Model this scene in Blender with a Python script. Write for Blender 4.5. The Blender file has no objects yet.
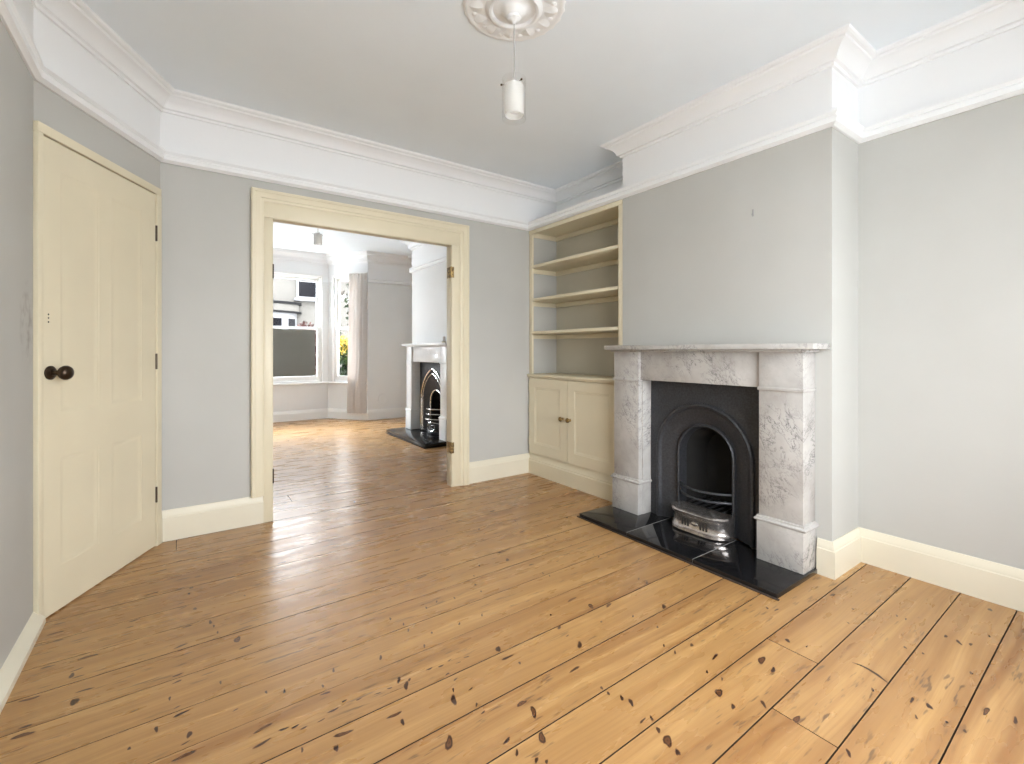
import bpy, bmesh, math, random
from mathutils import Vector, Matrix
rnd = random.Random(7)
PI = math.pi
sc = bpy.context.scene
COL = sc.collection

# ------------------------------------------------------------------ materials
def S2L(*rgb):
    return tuple(((c/255)/12.92 if c/255 <= .04045 else ((c/255+.055)/1.055)**2.4) for c in rgb) + (1,)

class NT:
    def __init__(s, name):
        s.m = bpy.data.materials.new(name); s.m.use_nodes = True
        s.t = s.m.node_tree; s.t.nodes.clear()
        s.out = s.n('ShaderNodeOutputMaterial')
    def n(s, t, **kw):
        nd = s.t.nodes.new(t)
        for k, v in kw.items():
            if k.startswith('i_'):
                key = k[2:]
                key = int(key) if key.isdigit() else key.replace('_', ' ')
                s.set(nd.inputs[key], v)
            else: setattr(nd, k, v)
        return nd
    def set(s, inp, v):
        if isinstance(v, bpy.types.NodeSocket): s.t.links.new(v, inp)
        else: inp.default_value = v
    def math(s, op, a, b=0.0, c=None, clamp=False):
        nd = s.n('ShaderNodeMath', operation=op, use_clamp=clamp); s.set(nd.inputs[0], a); s.set(nd.inputs[1], b)
        if c is not None: s.set(nd.inputs[2], c)
        return nd.outputs[0]
    def mix(s, f, a, b, blend='MIX'):
        nd = s.n('ShaderNodeMix', data_type='RGBA', blend_type=blend)
        s.set(nd.inputs[0], f); s.set(nd.inputs[6], a); s.set(nd.inputs[7], b); return nd.outputs[2]
    def coord(s): return s.n('ShaderNodeTexCoord').outputs['Object']
    def scale(s, v, x, y, z, add=None):
        nd = s.n('ShaderNodeVectorMath', operation='MULTIPLY'); s.set(nd.inputs[0], v); nd.inputs[1].default_value = (x, y, z)
        return nd.outputs[0]
    def noise(s, v, sc_, det=3, rough=.5, dist=0.0):
        nd = s.n('ShaderNodeTexNoise', i_Scale=sc_, i_Detail=det, i_Roughness=rough, i_Distortion=dist); s.set(nd.inputs['Vector'], v)
        return nd.outputs['Fac']
    def rng(s, v, a, b, c=0.0, d=1.0):
        nd = s.n('ShaderNodeMapRange', clamp=True); s.set(nd.inputs[0], v)
        for i, q in enumerate((a, b, c, d)): s.set(nd.inputs[i+1], q)
        return nd.outputs[0]
    def bump(s, h, strength, dist=.01):
        nd = s.n('ShaderNodeBump', i_Strength=strength, i_Distance=dist); s.set(nd.inputs['Height'], h); return nd.outputs[0]
    def pbr(s, col, rough=.5, metal=0.0, normal=None, **kw):
        b = s.n('ShaderNodeBsdfPrincipled'); s.set(b.inputs['Base Color'], col); s.set(b.inputs['Roughness'], rough); s.set(b.inputs['Metallic'], metal)
        if normal is not None: s.set(b.inputs['Normal'], normal)
        for k, v in kw.items(): s.set(b.inputs[k.replace('_', ' ')], v)
        s.t.links.new(b.outputs[0], s.out.inputs[0]); return s.m

def paint(name, rgb, rough=.5, var=.04, bump=.05, scale=60):
    t = NT(name); co = t.coord()
    big = t.noise(co, 3, 3)
    c = t.mix(t.rng(big, .3, .7), tuple(x*(1-var) for x in rgb[:3])+(1,), tuple(min(1, x*(1+var)) for x in rgb[:3])+(1,))
    return t.pbr(c, rough, normal=t.bump(t.noise(co, scale, 2), bump, .004))

WHITE = (.80, .81, .82, 1)
CREAM = (.69, .625, .465, 1)
CREAM2 = (.70, .655, .53, 1)
M = {}
M['white'] = paint('white_paint', WHITE, .55, .01)
M['ceiling'] = paint('ceiling_paint', (.78, .835, .885, 1), .7, .012)
M['gloss_white'] = paint('white_gloss_paint', (.82, .82, .81, 1), .3, .01)
M['cream'] = paint('cream_gloss_paint', CREAM, .38, .03, .04)
M['cream2'] = paint('pale_cream_paint', CREAM2, .4, .03, .04)
M['far_skirting'] = paint('off_white_gloss_paint', (.76, .755, .73, 1), .4, .02)
M['shelf_back'] = paint('beige_back_paint', (.50, .47, .385, 1), .55, .04)
def wall_mat(name, ga, gb):
    t = NT(name); co = t.coord()
    z = t.n('ShaderNodeSeparateXYZ'); t.set(z.inputs[0], co)
    grey = t.mix(t.rng(t.noise(co, 2.2, 3), .3, .7), ga, gb)
    # old scuffs by the door, where hands have rubbed the wall
    sx = t.math('SUBTRACT', z.outputs[1], 2.62); sz = t.math('SUBTRACT', z.outputs[2], 1.24)
    d = t.math('ADD', t.math('MULTIPLY', t.math('MULTIPLY', sx, sx), 60.0), t.math('MULTIPLY', t.math('MULTIPLY', sz, sz), 30.0))
    m = t.math('MULTIPLY', t.rng(d, 0.1, 1.0, 1.0, 0.0), t.rng(t.noise(co, 18, 3), .45, .65))
    m = t.math('MULTIPLY', m, t.rng(z.outputs[0], -.45, -.44, .85, 0.0))
    grey = t.mix(m, grey, (.30, .28, .26, 1))
    up = t.rng(z.outputs[2], 2.284, 2.286)
    c = t.mix(up, grey, WHITE)
    return t.pbr(c, .6, normal=t.bump(t.noise(co, 45, 3), .08, .004))
M['wall'] = wall_mat('grey_wall_paint', (.455, .452, .426, 1), (.482, .48, .455, 1))
M['wall_far'] = wall_mat('pale_grey_wall_paint', (.69, .695, .69, 1), (.72, .725, .72, 1))

def floor_mat():
    t = NT('waxed_pine_boards'); co = t.coord()
    pr = t.n('ShaderNodeAttribute', attribute_name='board').outputs['Fac']
    kn = t.n('ShaderNodeAttribute', attribute_name='knot').outputs['Fac']
    off = t.n('ShaderNodeCombineXYZ'); t.set(off.inputs[0], t.math('MULTIPLY', pr, 53.0)); t.set(off.inputs[2], t.math('MULTIPLY', pr, 17.0))
    v = t.n('ShaderNodeVectorMath', operation='ADD'); t.set(v.inputs[0], co); t.set(v.inputs[1], off.outputs[0]); v = v.outputs[0]
    wob = t.noise(t.scale(v, .9, 2.5, 1), 1.0, 2)
    wv = t.n('ShaderNodeCombineXYZ'); t.set(wv.inputs[1], t.math('MULTIPLY', wob, .12))
    v2 = t.n('ShaderNodeVectorMath', operation='ADD'); t.set(v2.inputs[0], v); t.set(v2.inputs[1], wv.outputs[0]); v2 = v2.outputs[0]
    fine = t.noise(t.scale(v2, 2.2, 130, 1), 1.0, 3, .6)
    band = t.noise(t.scale(v2, .5, 17, 1), 1.0, 3, .55)
    sw = t.n('ShaderNodeSeparateXYZ'); t.set(sw.inputs[0], v)
    rn = t.math('ADD', t.math('MULTIPLY', sw.outputs[1], 95.0), t.math('MULTIPLY', t.noise(t.scale(v, .55, 4.5, 1), 1.0, 2, .4), 26.0))
    ringl = t.math('POWER', t.math('ADD', t.math('MULTIPLY', t.math('SINE', t.math('MULTIPLY', rn, 3.0)), .5), .5), 3.0)
    blot = t.noise(t.scale(v, 1.2, 3.0, 1), 1.6, 4, .6)
    c = t.mix(t.rng(band, .3, .7), (.25, .112, .036, 1), (.50, .295, .115, 1))
    c = t.mix(t.rng(fine, .45, .72, 0, .45), c, (.25, .105, .03, 1))
    c = t.mix(t.math('MULTIPLY', ringl, .22), c, (.30, .13, .04, 1))
    c = t.mix(t.rng(blot, .50, .72, 0, .5), c, (.33, .185, .075, 1))
    c = t.mix(t.rng(pr, 0, 1, 0, .30), c, (.46, .262, .096, 1))
    # grey worn specks and scratches along the grain
    speck = t.noise(t.scale(v, 9, 60, 1), 1.0, 2, .6)
    wear = t.noise(t.scale(v, .8, 1.7, 1), 2.0, 3)
    sp = t.math('MULTIPLY', t.rng(speck, .60, .68), t.rng(wear, .44, .58))
    c = t.mix(t.math('MULTIPLY', sp, .75), c, (.10, .055, .03, 1))
    kk = t.math('ADD', kn, t.math('MULTIPLY', t.math('SUBTRACT', t.noise(co, 160, 2), .5), .35))
    ring = t.rng(kk, .18, .5)
    c = t.mix(t.math('MULTIPLY', ring, t.rng(kn, 0, .05)), c, (.15, .060, .021, 1))
    core = t.rng(kk, .55, .85)
    c = t.mix(t.math('MULTIPLY', core, t.rng(kn, 0, .05)), c, (.042, .017, .009, 1))
    r = t.rng(t.noise(t.scale(v, 2, 9, 1), 2.0, 3), .3, .7, .23, .36)
    return t.pbr(c, r, Specular_IOR_Level=.65)
M['floor'] = floor_mat()
t = NT('dark_board_gap'); M['gap'] = t.pbr((.03, .017, .01, 1), .9)
t = NT('painted_gap_shadow_line'); M['slot'] = t.pbr((.02, .018, .015, 1), .9)

def marble(name, base, vein, dens, warm):
    t = NT(name); co = t.coord()
    v = t.n('ShaderNodeMapping'); t.set(v.inputs[0], co); v.inputs['Rotation'].default_value = (.75, .3, .4)
    v = v.outputs[0]
    a = t.noise(t.scale(v, .8, 2.6, 1.4), 3.4, 6, .66, .5)
    l1 = t.rng(t.math('ABSOLUTE', t.math('SUBTRACT', a, .5)), 0, .014, 1, 0)
    b = t.noise(t.scale(v, .8, 2.2, 1.2), 8, 6, .7, .5)
    l2 = t.rng(t.math('ABSOLUTE', t.math('SUBTRACT', b, .5)), 0, .022, 1, 0)
    patch = t.rng(t.noise(v, 3.3, 3), .44, .64)
    cloud = t.rng(t.noise(v, 5.5, 4, .6), .35, .75)
    f = t.math('ADD', t.math('MULTIPLY', l1, .55), t.math('MULTIPLY', t.math('MULTIPLY', l2, patch), .9), clamp=True)
    f = t.math('MULTIPLY', f, t.rng(patch, 0, .6, .25, 1))
    c = t.mix(cloud, base, warm)
    c = t.mix(t.math('MULTIPLY', f, dens), c, vein)
    return t.pbr(c, .22)
M['marble'] = marble('veined_marble', (.50, .485, .465, 1), (.085, .085, .09, 1), .85, (.36, .34, .32, 1))
M['marble_white'] = marble('white_marble', (.80, .81, .82, 1), (.5, .52, .55, 1), .4, (.74, .76, .77, 1))
def iron():
    t = NT('blackleaded_iron'); co = t.coord()
    n = t.noise(co, 90, 3)
    c = t.mix(t.rng(n, .3, .7), (.030, .031, .035, 1), (.056, .058, .065, 1))
    return t.pbr(c, t.rng(t.noise(co, 12, 2), .3, .7, .38, .55), .35, normal=t.bump(n, .18, .002))
M['iron'] = iron()
t = NT('soot'); co = t.coord(); M['soot'] = t.pbr(t.mix(t.noise(co, 14, 4), (.006, .006, .006, 1), (.022, .02, .018, 1)), .85)
t = NT('polished_steel'); co = t.coord()
M['steel'] = t.pbr(t.mix(t.rng(t.noise(co, 30, 3), .35, .65), (.42, .38, .35, 1), (.66, .62, .60, 1)), .26, .9)
t = NT('chrome_trim'); M['chrome'] = t.pbr((.78, .78, .77, 1), .16, 1.0)
def granite():
    t = NT('black_granite'); co = t.coord()
    c = t.mix(t.rng(t.noise(co, 240, 2), .62, .72), (.008, .008, .009, 1), (.035, .035, .036, 1))
    return t.pbr(c, .05)
M['granite'] = granite()
t = NT('grey_grout'); M['grout'] = t.pbr((.33, .33, .32, 1), .7)
t = NT('aged_brass'); co = t.coord(); M['brass'] = t.pbr(t.mix(t.rng(t.noise(co, 60, 3), .4, .6), (.42, .29, .12, 1), (.14, .09, .04, 1)), .38, .85)
t = NT('dark_bronze'); M['bronze'] = t.pbr((.050, .032, .020, 1), .30, .7)
def glass(name, tint=(1, 1, 1, 1), refl=1.0):
    t = NT(name)
    tr = t.n('ShaderNodeBsdfTransparent', i_Color=tint)
    gl = t.n('ShaderNodeBsdfGlossy', i_Roughness=.02)
    lw = t.n('ShaderNodeLayerWeight')
    f_ = t.math('ADD', t.math('MULTIPLY', t.math('POWER', lw.outputs['Facing'], 4.0), .7), .02)
    mx = t.n('ShaderNodeMixShader'); t.set(mx.inputs[0], t.math('MULTIPLY', f_, refl)); t.t.links.new(tr.outputs[0], mx.inputs[1]); t.t.links.new(gl.outputs[0], mx.inputs[2])
    t.t.links.new(mx.outputs[0], t.out.inputs[0]); return t.m
M['glass'] = glass('window_glass')
M['shade_glass'] = glass('lamp_glass', (.985, .985, .985, 1), .6)
def frosted(name, col, f):
    t = NT(name)
    tr = t.n('ShaderNodeBsdfTransparent'); df = t.n('ShaderNodeBsdfDiffuse', i_Color=col); tl = t.n('ShaderNodeBsdfTranslucent', i_Color=col)
    a = t.n('ShaderNodeMixShader'); a.inputs[0].default_value = .5; t.t.links.new(df.outputs[0], a.inputs[1]); t.t.links.new(tl.outputs[0], a.inputs[2])
    b = t.n('ShaderNodeMixShader'); b.inputs[0].default_value = f; t.t.links.new(tr.outputs[0], b.inputs[1]); t.t.links.new(a.outputs[0], b.inputs[2])
    t.t.links.new(b.outputs[0], t.out.inputs[0]); return t.m
M['frost'] = frosted('frosted_lamp_glass', (.97, .97, .95, 1), .42)
t = NT('grey_privacy_film'); co = t.coord()
M['film'] = t.pbr(t.mix(t.noise(co, 2.5, 3), (.10, .10, .082, 1), (.135, .132, .112, 1)), .45)
def cloth():
    t = NT('curtain_cloth'); co = t.coord()
    c = t.mix(t.noise(co, 5, 3), (.84, .81, .79, 1), (.90, .88, .865, 1))
    df = t.n('ShaderNodeBsdfDiffuse'); t.set(df.inputs[0], c); tl = t.n('ShaderNodeBsdfTranslucent'); t.set(tl.inputs[0], c)
    a = t.n('ShaderNodeMixShader'); a.inputs[0].default_value = .30; t.t.links.new(df.outputs[0], a.inputs[1]); t.t.links.new(tl.outputs[0], a.inputs[2])
    t.t.links.new(a.outputs[0], t.out.inputs[0]); return t.m
M['cloth'] = cloth()
t = NT('flex_cable'); M['flex'] = t.pbr((.30, .30, .30, 1), .5)
M['render'] = paint('cream_house_render', (.118, .112, .102, 1), .85, .06, .2, 20)
M['house_white'] = paint('white_house_paint', (.18, .184, .192, 1), .6, .03)
t = NT('lead_flashing'); M['lead'] = t.pbr((.012, .012, .013, 1), .8, Specular_IOR_Level=.1)
t = NT('dark_window_glass'); M['dark_glass'] = t.pbr((.006, .006, .008, 1), .3, Specular_IOR_Level=.1)
t = NT('slate_roof'); M['slate'] = t.pbr((.10, .10, .115, 1), .7)
def leaf(name, a, b):
    t = NT(name); co = t.coord(); return t.pbr(t.mix(t.rng(t.noise(co, 9, 3), .35, .65), a, b), .7, Specular_IOR_Level=.15)
M['leaf'] = leaf('dark_leaves', (.003, .007, .002, 1), (.014, .024, .007, 1))
M['leaf2'] = leaf('mid_leaves', (.012, .024, .005, 1), (.045, .065, .014, 1))
M['red_leaf'] = leaf('red_leaves', (.030, .012, .012, 1), (.075, .034, .030, 1))
t = NT('yellow_petals'); M['yellow'] = t.pbr((.36, .24, .03, 1), .7)
t = NT('bark'); co = t.coord(); M['bark'] = t.pbr(t.mix(t.noise(co, 20, 4), (.018, .015, .012, 1), (.05, .04, .03, 1)), .9)
M['paving'] = paint('street_paving', (.50, .49, .47, 1), .9, .06, .2, 8)

# ------------------------------------------------------------------ mesh helper
class MB:
    def __init__(s): s.bm = bmesh.new(); s.mi = 0
    def _tag(s, faces):
        for f in faces: f.material_index = s.mi
    def box(s, x0, x1, y0, y1, z0, z1, bevel=0.0, seg=2):
        r = bmesh.ops.create_cube(s.bm, size=1.0); vs = r['verts']
        for v in vs:
            v.co = Vector((x0+(x1-x0)*(v.co.x+.5), y0+(y1-y0)*(v.co.y+.5), z0+(z1-z0)*(v.co.z+.5)))
        fs = set(f for v in vs for f in v.link_faces); s._tag(fs)
        if bevel > 0:
            es = list(set(e for v in vs for e in v.link_edges))
            r2 = bmesh.ops.bevel(s.bm, geom=es, offset=bevel, segments=seg, affect='EDGES', profile=.5, clamp_overlap=True)
            s._tag(r2['faces'])
        return s
    def prism(s, poly, z0, z1):
        lo = [s.bm.verts.new((x, y, z0)) for x, y in poly]; hi = [s.bm.verts.new((x, y, z1)) for x, y in poly]
        n = len(poly); fs = [s.bm.faces.new(lo[::-1]), s.bm.faces.new(hi)]
        for i in range(n): fs.append(s.bm.faces.new((lo[i], lo[(i+1) % n], hi[(i+1) % n], hi[i])))
        s._tag(fs); return s
    def loops(s, rings, closed=True, cap0=False, cap1=False):
        vr = [[s.bm.verts.new(p) for p in r] for r in rings]; fs = []
        for a, b in zip(vr, vr[1:]):
            n = len(a)
            for i in range(n if closed else n-1):
                j = (i+1) % n
                try: fs.append(s.bm.faces.new((a[i], a[j], b[j], b[i])))
                except ValueError: pass
        if cap0: fs.append(s.bm.faces.new(vr[0][::-1]))
        if cap1: fs.append(s.bm.faces.new(vr[-1]))
        s._tag(fs); return s
    def lathe(s, prof, c=(0, 0, 0), n=32, axis='z', d=None, sx=1, sy=1):
        rings = []
        q = Vector(d).to_track_quat('Z', 'Y').to_matrix() if d else Matrix.Identity(3)
        for r, h in prof:
            rings.append([Vector(c) + q @ Vector((max(r, 1e-4)*math.cos(2*PI*i/n)*sx, max(r, 1e-4)*math.sin(2*PI*i/n)*sy, h)) for i in range(n)])
        return s.loops(rings, True, True, True)
    def tube(s, pts, r, n=8):
        pts = [Vector(p) for p in pts]; rings = []
        rr = r if isinstance(r, (list, tuple)) else [r]*len(pts)
        up = Vector((0, 0, 1))
        for i, p in enumerate(pts):
            d = (pts[min(i+1, len(pts)-1)] - pts[max(i-1, 0)]).normalized()
            a = d.cross(up) if abs(d.dot(up)) < .99 else d.cross(Vector((1, 0, 0)))
            a.normalize(); b = d.cross(a)
            rings.append([p + (a*math.cos(2*PI*k/n) + b*math.sin(2*PI*k/n))*rr[i] for k in range(n)])
        return s.loops(rings, True, True, True)
    def sweep(s, path, prof, closed=False):
        """prof: (offset to the left of the path, z) round a closed section; mitred corners."""
        P = [Vector(p) for p in path]; n = len(P); rings = []
        for i in range(n):
            if closed or 0 < i < n-1:
                d0 = (P[i]-P[i-1]).normalized(); d1 = (P[(i+1) % n]-P[i]).normalized()
            elif i == 0: d0 = d1 = (P[1]-P[0]).normalized()
            else: d0 = d1 = (P[-1]-P[-2]).normalized()
            n0 = Vector((-d0.y, d0.x)); n1 = Vector((-d1.y, d1.x)); m = n0+n1
            m = m/max(m.length_squared, 1e-6)*2
            rings.append([(P[i].x+m.x*o, P[i].y+m.y*o, z) for o, z in prof])
        if closed: rings.append(rings[0])
        return s.loops(rings, True, not closed, not closed)
    def build(s, name, mat, parent=None, local=False, angle=35, base=None, weld=True):
        if weld: bmesh.ops.remove_doubles(s.bm, verts=s.bm.verts, dist=1e-5)
        bmesh.ops.recalc_face_normals(s.bm, faces=s.bm.faces)
        me = bpy.data.meshes.new(name)
        o = bpy.data.objects.new(name, me)
        if base is not None:
            bmesh.ops.translate(s.bm, verts=s.bm.verts, vec=-Vector(base)); o.location = base
        if parent is not None:
            if not local:
                off = Vector(); q = parent
                while q is not None: off += q.location; q = q.parent
                bmesh.ops.translate(s.bm, verts=s.bm.verts, vec=-off)
            o.parent = parent
        s.bm.to_mesh(me); s.bm.free()
        for m in (mat if isinstance(mat, (list, tuple)) else [mat]): me.materials.append(m)
        for p in me.polygons: p.use_smooth = True
        me.set_sharp_from_angle(angle=math.radians(angle))
        COL.objects.link(o); return o

def thing(name, label, cat, loc=(0, 0, 0), rz=0, group=None):
    o = bpy.data.objects.new(name, None); COL.objects.link(o); o.empty_display_size = .1
    o.location = loc; o.rotation_euler = (0, 0, rz); return tag(o, label, cat, group)
def tag(o, label, cat, group=None, kind=None):
    o['label'] = label; o['category'] = cat
    if group: o['group'] = group
    if kind: o['kind'] = kind
    return o
def struct(o, label=None, cat=None):
    o['kind'] = 'structure'
    if label: o['label'] = label
    if cat: o['category'] = cat
    return o

# ------------------------------------------------------------------ plan
XL, XR, XC, YB = -.496, 2.99, 2.65, 3.46
YP = 3.60                      # far face of the partition
YR = -.5                       # rear wall
CZ, CZ2 = 2.655, 2.74          # the two ceilings
BY0, BY1 = .972, 2.325         # chimney breast
D0 = Vector((-.499, 2.703)); D1 = Vector((-.10, 3.46)); DE = (D1-D0).normalized(); DL = (D1-D0).length
DN = Vector((DE.y, -DE.x))     # into the room
OX0, OX1, OZ = .50, 1.83, 2.008   # lined opening in the partition
YF = 7.58
BAY = [(2.49, 7.58), (2.02, 8.20), (.52, 8.20), (.05, 7.58)]
F2Y0, F2Y1, F2X, XF = 4.80, 6.32, 2.72, 3.27

# ------------------------------------------------------------------ floor
def make_floor():
    bm = bmesh.new(); lb = bm.faces.layers.float.new('board'); lk = bm.verts.layers.float.new('knot')
    x0, x1 = -.62, 3.35; SL = .0125; W = .182
    joints = {2: [1.877], 1: [1.525], 16: [-.022], 19: [.68], 10: [2.6], 24: [1.4], 29: [2.2], 33: [1.1], 21: [2.55]}
    gaps = {}
    rg = random.Random(3)
    for k in range(-6, 46): gaps[k] = rg.choice([.0022, .0028, .0034, .004])
    for k in (0, 1, 2, 3, 4, 5, 6): gaps[k] = .0044
    gaps[7] = .0018; gaps[17] = .006
    for k in range(-5, 45):
        ya = .343+W*k; pcs = [x0]+joints.get(k, [])+[x1]
        for a, b in zip(pcs, pcs[1:]):
            ga, gb = gaps[k]/2, gaps[k+1]/2
            aa = a+(.002 if a > x0 else 0); bb = b-(.0015 if b < x1 else 0)
            rv = rg.random()
            nseg = 10
            xs = [aa+(bb-aa)*i/nseg for i in range(nseg+1)]
            lo, hi = [], []
            for x in xs:
                wv = .0012*math.sin(x*3.1+k)       # old boards are not quite straight
                lo.append(Vector((x, ya+SL*x+ga+wv, 0))); hi.append(Vector((x, ya+W+SL*x-gb+.0012*math.sin(x*3.1+k+1), 0)))
            vt = [bm.verts.new(p) for p in lo]; vh = [bm.verts.new(p) for p in hi]
            dn = Vector((0, 0, -.015))
            vt2 = [bm.verts.new(p+dn) for p in lo]; vh2 = [bm.verts.new(p+dn) for p in hi]
            fs = []
            for i in range(nseg):
                fs.append(bm.faces.new((vt[i], vt[i+1], vh[i+1], vh[i])))
                fs.append(bm.faces.new((vt2[i], vt2[i+1], vt[i+1], vt[i])))
                fs.append(bm.faces.new((vh[i], vh[i+1], vh2[i+1], vh2[i])))
            fs.append(bm.faces.new((vt[0], vh[0], vh2[0], vt2[0]))); fs.append(bm.faces.new((vt[-1], vt2[-1], vh2[-1], vh[-1])))
            for i, f in enumerate(fs):
                f[lb] = rv
                if f.normal.length == 0: f.normal_update()
                f.material_index = 0 if abs(f.normal.z) > .5 else 1
            gaps.setdefault(('r', k), []).append((aa, bb, rv))
    q = [bm.verts.new(p) for p in ((x0, -.6, -.016), (x1, -.6, -.016), (x1, 8.45, -.016), (x0, 8.45, -.016))]
    f = bm.faces.new(q); f.material_index = 1
    # knots: irregular rings set in the boards
    def knot(x, y, rx, ry, ang):
        k = math.floor((y-.343-SL*x)/W)
        ylo = .343+W*k+SL*x+.004; yhi = ylo+W-.008
        rv = 0.5
        for aa, bb, r_ in gaps.get(('r', k), []):
            if aa <= x <= bb: rv = r_
        n = 12; ca, sa = math.cos(ang), math.sin(ang)
        rings = []
        for fr, kv in (((1.45, 0.0), (1.0, 1.0), (.55, .52)) if max(rx, ry) > .017 else ((1.6, 0.0), (1.05, .8), (.5, 1.0))):
            ring = []
            for i in range(n):
                a = 2*PI*i/n; w = fr*(1+.22*math.sin(2*a+x*40)+.15*math.sin(3*a+y*50))
                px, py = rx*w*math.cos(a), ry*w*math.sin(a)
                v = bm.verts.new((x+px*ca-py*sa, min(max(y+px*sa+py*ca, ylo), yhi), .0004)); v[lk] = kv; ring.append(v)
            rings.append(ring)
        c = bm.verts.new((x, min(max(y, ylo), yhi), .0004)); c[lk] = .8
        for a, b in zip(rings, rings[1:]):
            for i in range(n):
                f = bm.faces.new((a[i], a[(i+1) % n], b[(i+1) % n], b[i])); f[lb] = rv
        for i in range(n):
            f = bm.faces.new((rings[-1][i], rings[-1][(i+1) % n], c)); f[lb] = rv
    KN = [(0.86,1.06,4),(0.9,1.15,3),(1.17,1.03,2),(1.18,1.0,2),(1.14,1.22,-3),(1.25,1.31,3),(0.98,1.47,3),(0.98,1.41,-3),(1.0,1.36,1),(1.45,1.57,-5),(1.48,1.48,3),(1.55,1.44,-4),(1.74,1.29,3),(1.85,1.47,2),(1.6,1.06,2),(1.61,0.97,-3),(1.45,0.86,4),(1.43,0.8,2),(1.15,0.84,4),(1.14,0.8,2),(1.16,0.88,2),(1.15,0.93,-2),(1.18,0.92,1),(1.51,1.12,1),(1.51,1.07,1),(1.59,1.21,1),(1.43,1.37,1),(1.57,1.32,1),(1.25,1.38,-1),(1.26,1.44,2),(1.29,1.53,1),(0.77,1.11,-2),(0.77,1.06,1),(0.8,1.01,1),(0.82,0.99,1),(0.89,1.2,-3),(1.15,1.07,1),(1.15,1.1,1),(1.51,1.95,-3),(1.51,0.94,1),(1.52,0.89,1),(1.73,0.86,4),(1.71,0.81,2),(1.52,0.75,2),(1.93,0.86,2),(1.95,0.8,-1),(2.12,0.99,-2),(2.1,1.02,1),(1.54,0.66,-4),(1.93,0.48,-2),(1.94,0.44,2),(1.9,0.39,1),(2.46,0.47,2),(2.26,0.4,1),(2.88,0.45,2),(2.08,0.27,-3),(2.06,0.33,-3),(1.53,0.52,2),(2.49,0.67,1),(2.49,0.64,1),(2.4,0.8,1),(2.26,0.77,1),(2.26,0.53,1),(1.88,0.57,1),(2.25,0.58,1),(1.85,0.45,1),(2.47,0.51,-2),(1.9,0.35,1),(2.46,0.9,-3),(2.61,0.41,1),(2.48,0.44,-2),(0.62,1.49,3),(0.61,1.53,2),(0.64,1.51,1),(0.72,1.34,3),(0.74,1.38,1),(0.63,1.2,4),(0.54,1.39,-3),(0.55,1.35,2),(0.39,1.41,-4),(0.36,1.37,2),(0.2,1.57,-3),(0.19,1.51,-3),(0.39,1.61,-2),(0.47,1.52,-1),(0.43,1.54,-1),(0.39,1.52,-2),(0.35,1.5,-1),(0.53,1.51,-1),(0.57,1.51,-1),(0.72,1.52,-2),(0.76,1.51,-2),(0.8,1.52,-1),(0.82,1.49,-1),(0.86,1.5,-1),(0.76,1.46,-1),(0.77,1.42,-1),(0.79,1.35,-1),(0.77,1.28,1),(0.77,1.24,-1),(0.6,1.68,2),(0.44,1.71,1),(0.39,1.65,1),(0.28,1.7,1),(0.23,1.73,1),(0.98,2.16,-4),(0.88,1.89,1),(0.94,1.91,1),(1.02,1.89,1),(1.16,1.94,1),(1.15,1.87,1),(0.2,2.04,-3),(0.72,1.9,1),(0.94,1.7,1),(1.05,1.7,1),(0.82,1.71,1),(0.75,1.78,1),(0.75,1.83,1),(0.76,1.65,1),(0.28,1.42,1),(0.25,1.53,-2),(0.28,1.52,-2),(0.3,1.5,-1),(-0.41,2.66,-2),(-0.41,2.58,-3),(-0.39,2.51,-2),(-0.16,2.51,-3),(-0.17,2.46,-2),(0.05,2.47,2),(0.04,2.7,2),(0.03,2.64,1),(0.0,2.72,-2),(0.01,2.51,-1),(0.1,2.31,2),(0.11,2.27,1),(0.12,2.21,1),(0.18,2.11,3),(-0.28,2.31,-5),(-0.3,2.24,-2),(-0.31,2.21,2),(-0.29,2.19,-2),(-0.26,2.09,-3),(-0.28,2.04,3),(-0.4,2.14,-3),(-0.38,1.95,-4),(0.0,2.19,-3),(0.0,2.16,-2),(-0.01,2.0,-2),(-0.01,1.96,-2),(0.02,2.33,-2),(0.11,1.87,1),(-0.03,1.88,1),(-0.01,1.82,-1),(0.0,1.78,-3),(-0.06,1.75,2),(0.02,1.67,2),(0.01,1.64,-1),(-0.12,1.71,1),(0.14,1.7,-1),(0.01,1.59,-4),(-0.12,1.88,-1),(0.07,2.81,-2),(-0.08,3.0,-3),(0.09,2.89,1),(-0.39,2.32,-3),(-0.11,2.74,-4),(-0.38,1.99,-2),(0.0,2.56,-2),(0.44,2.74,-4),(-0.01,3.08,-2),(0.12,3.0,-1),(0.24,2.47,1),(1.0,2.53,-2),(1.06,3.53,3),(1.47,2.17,-4),(1.44,2.07,3),(1.54,2.53,2),(1.53,2.45,-1),(1.79,2.76,-3),(1.81,2.51,1),(1.79,2.46,1),(1.74,2.34,-4),(1.5,3.12,-2),(1.89,2.67,-1),(2.41,2.98,-2),(2.26,2.78,-2),(2.12,2.53,-1),(2.14,2.37,3),(1.83,2.13,1),(1.83,2.2,1),(1.87,1.81,1),(1.28,2.1,1),(1.2,2.02,1),(1.51,1.8,1),(1.5,1.84,1),(1.87,1.85,-1),(1.85,2.01,-1),(1.85,1.52,1),(1.35,2.67,1),(1.36,2.62,1),(1.13,2.16,-1),(2.53,3.29,-4),(1.65,1.9,-1),(1.98,2.94,-1)]
    R = {1: .0052, 2: .0080, 3: .0118, 4: .0138, 5: .016}
    for x, y, k in KN:
        r = R[abs(k)]*rg.uniform(.85, 1.15)
        if k > 0: knot(x, y, r*.58, r*1.35, -math.atan2(x, max(y, .3))*rg.uniform(.7, 1.1))
        else: knot(x, y, r*1.4, r*.40, rg.uniform(-.1, .25))
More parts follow.
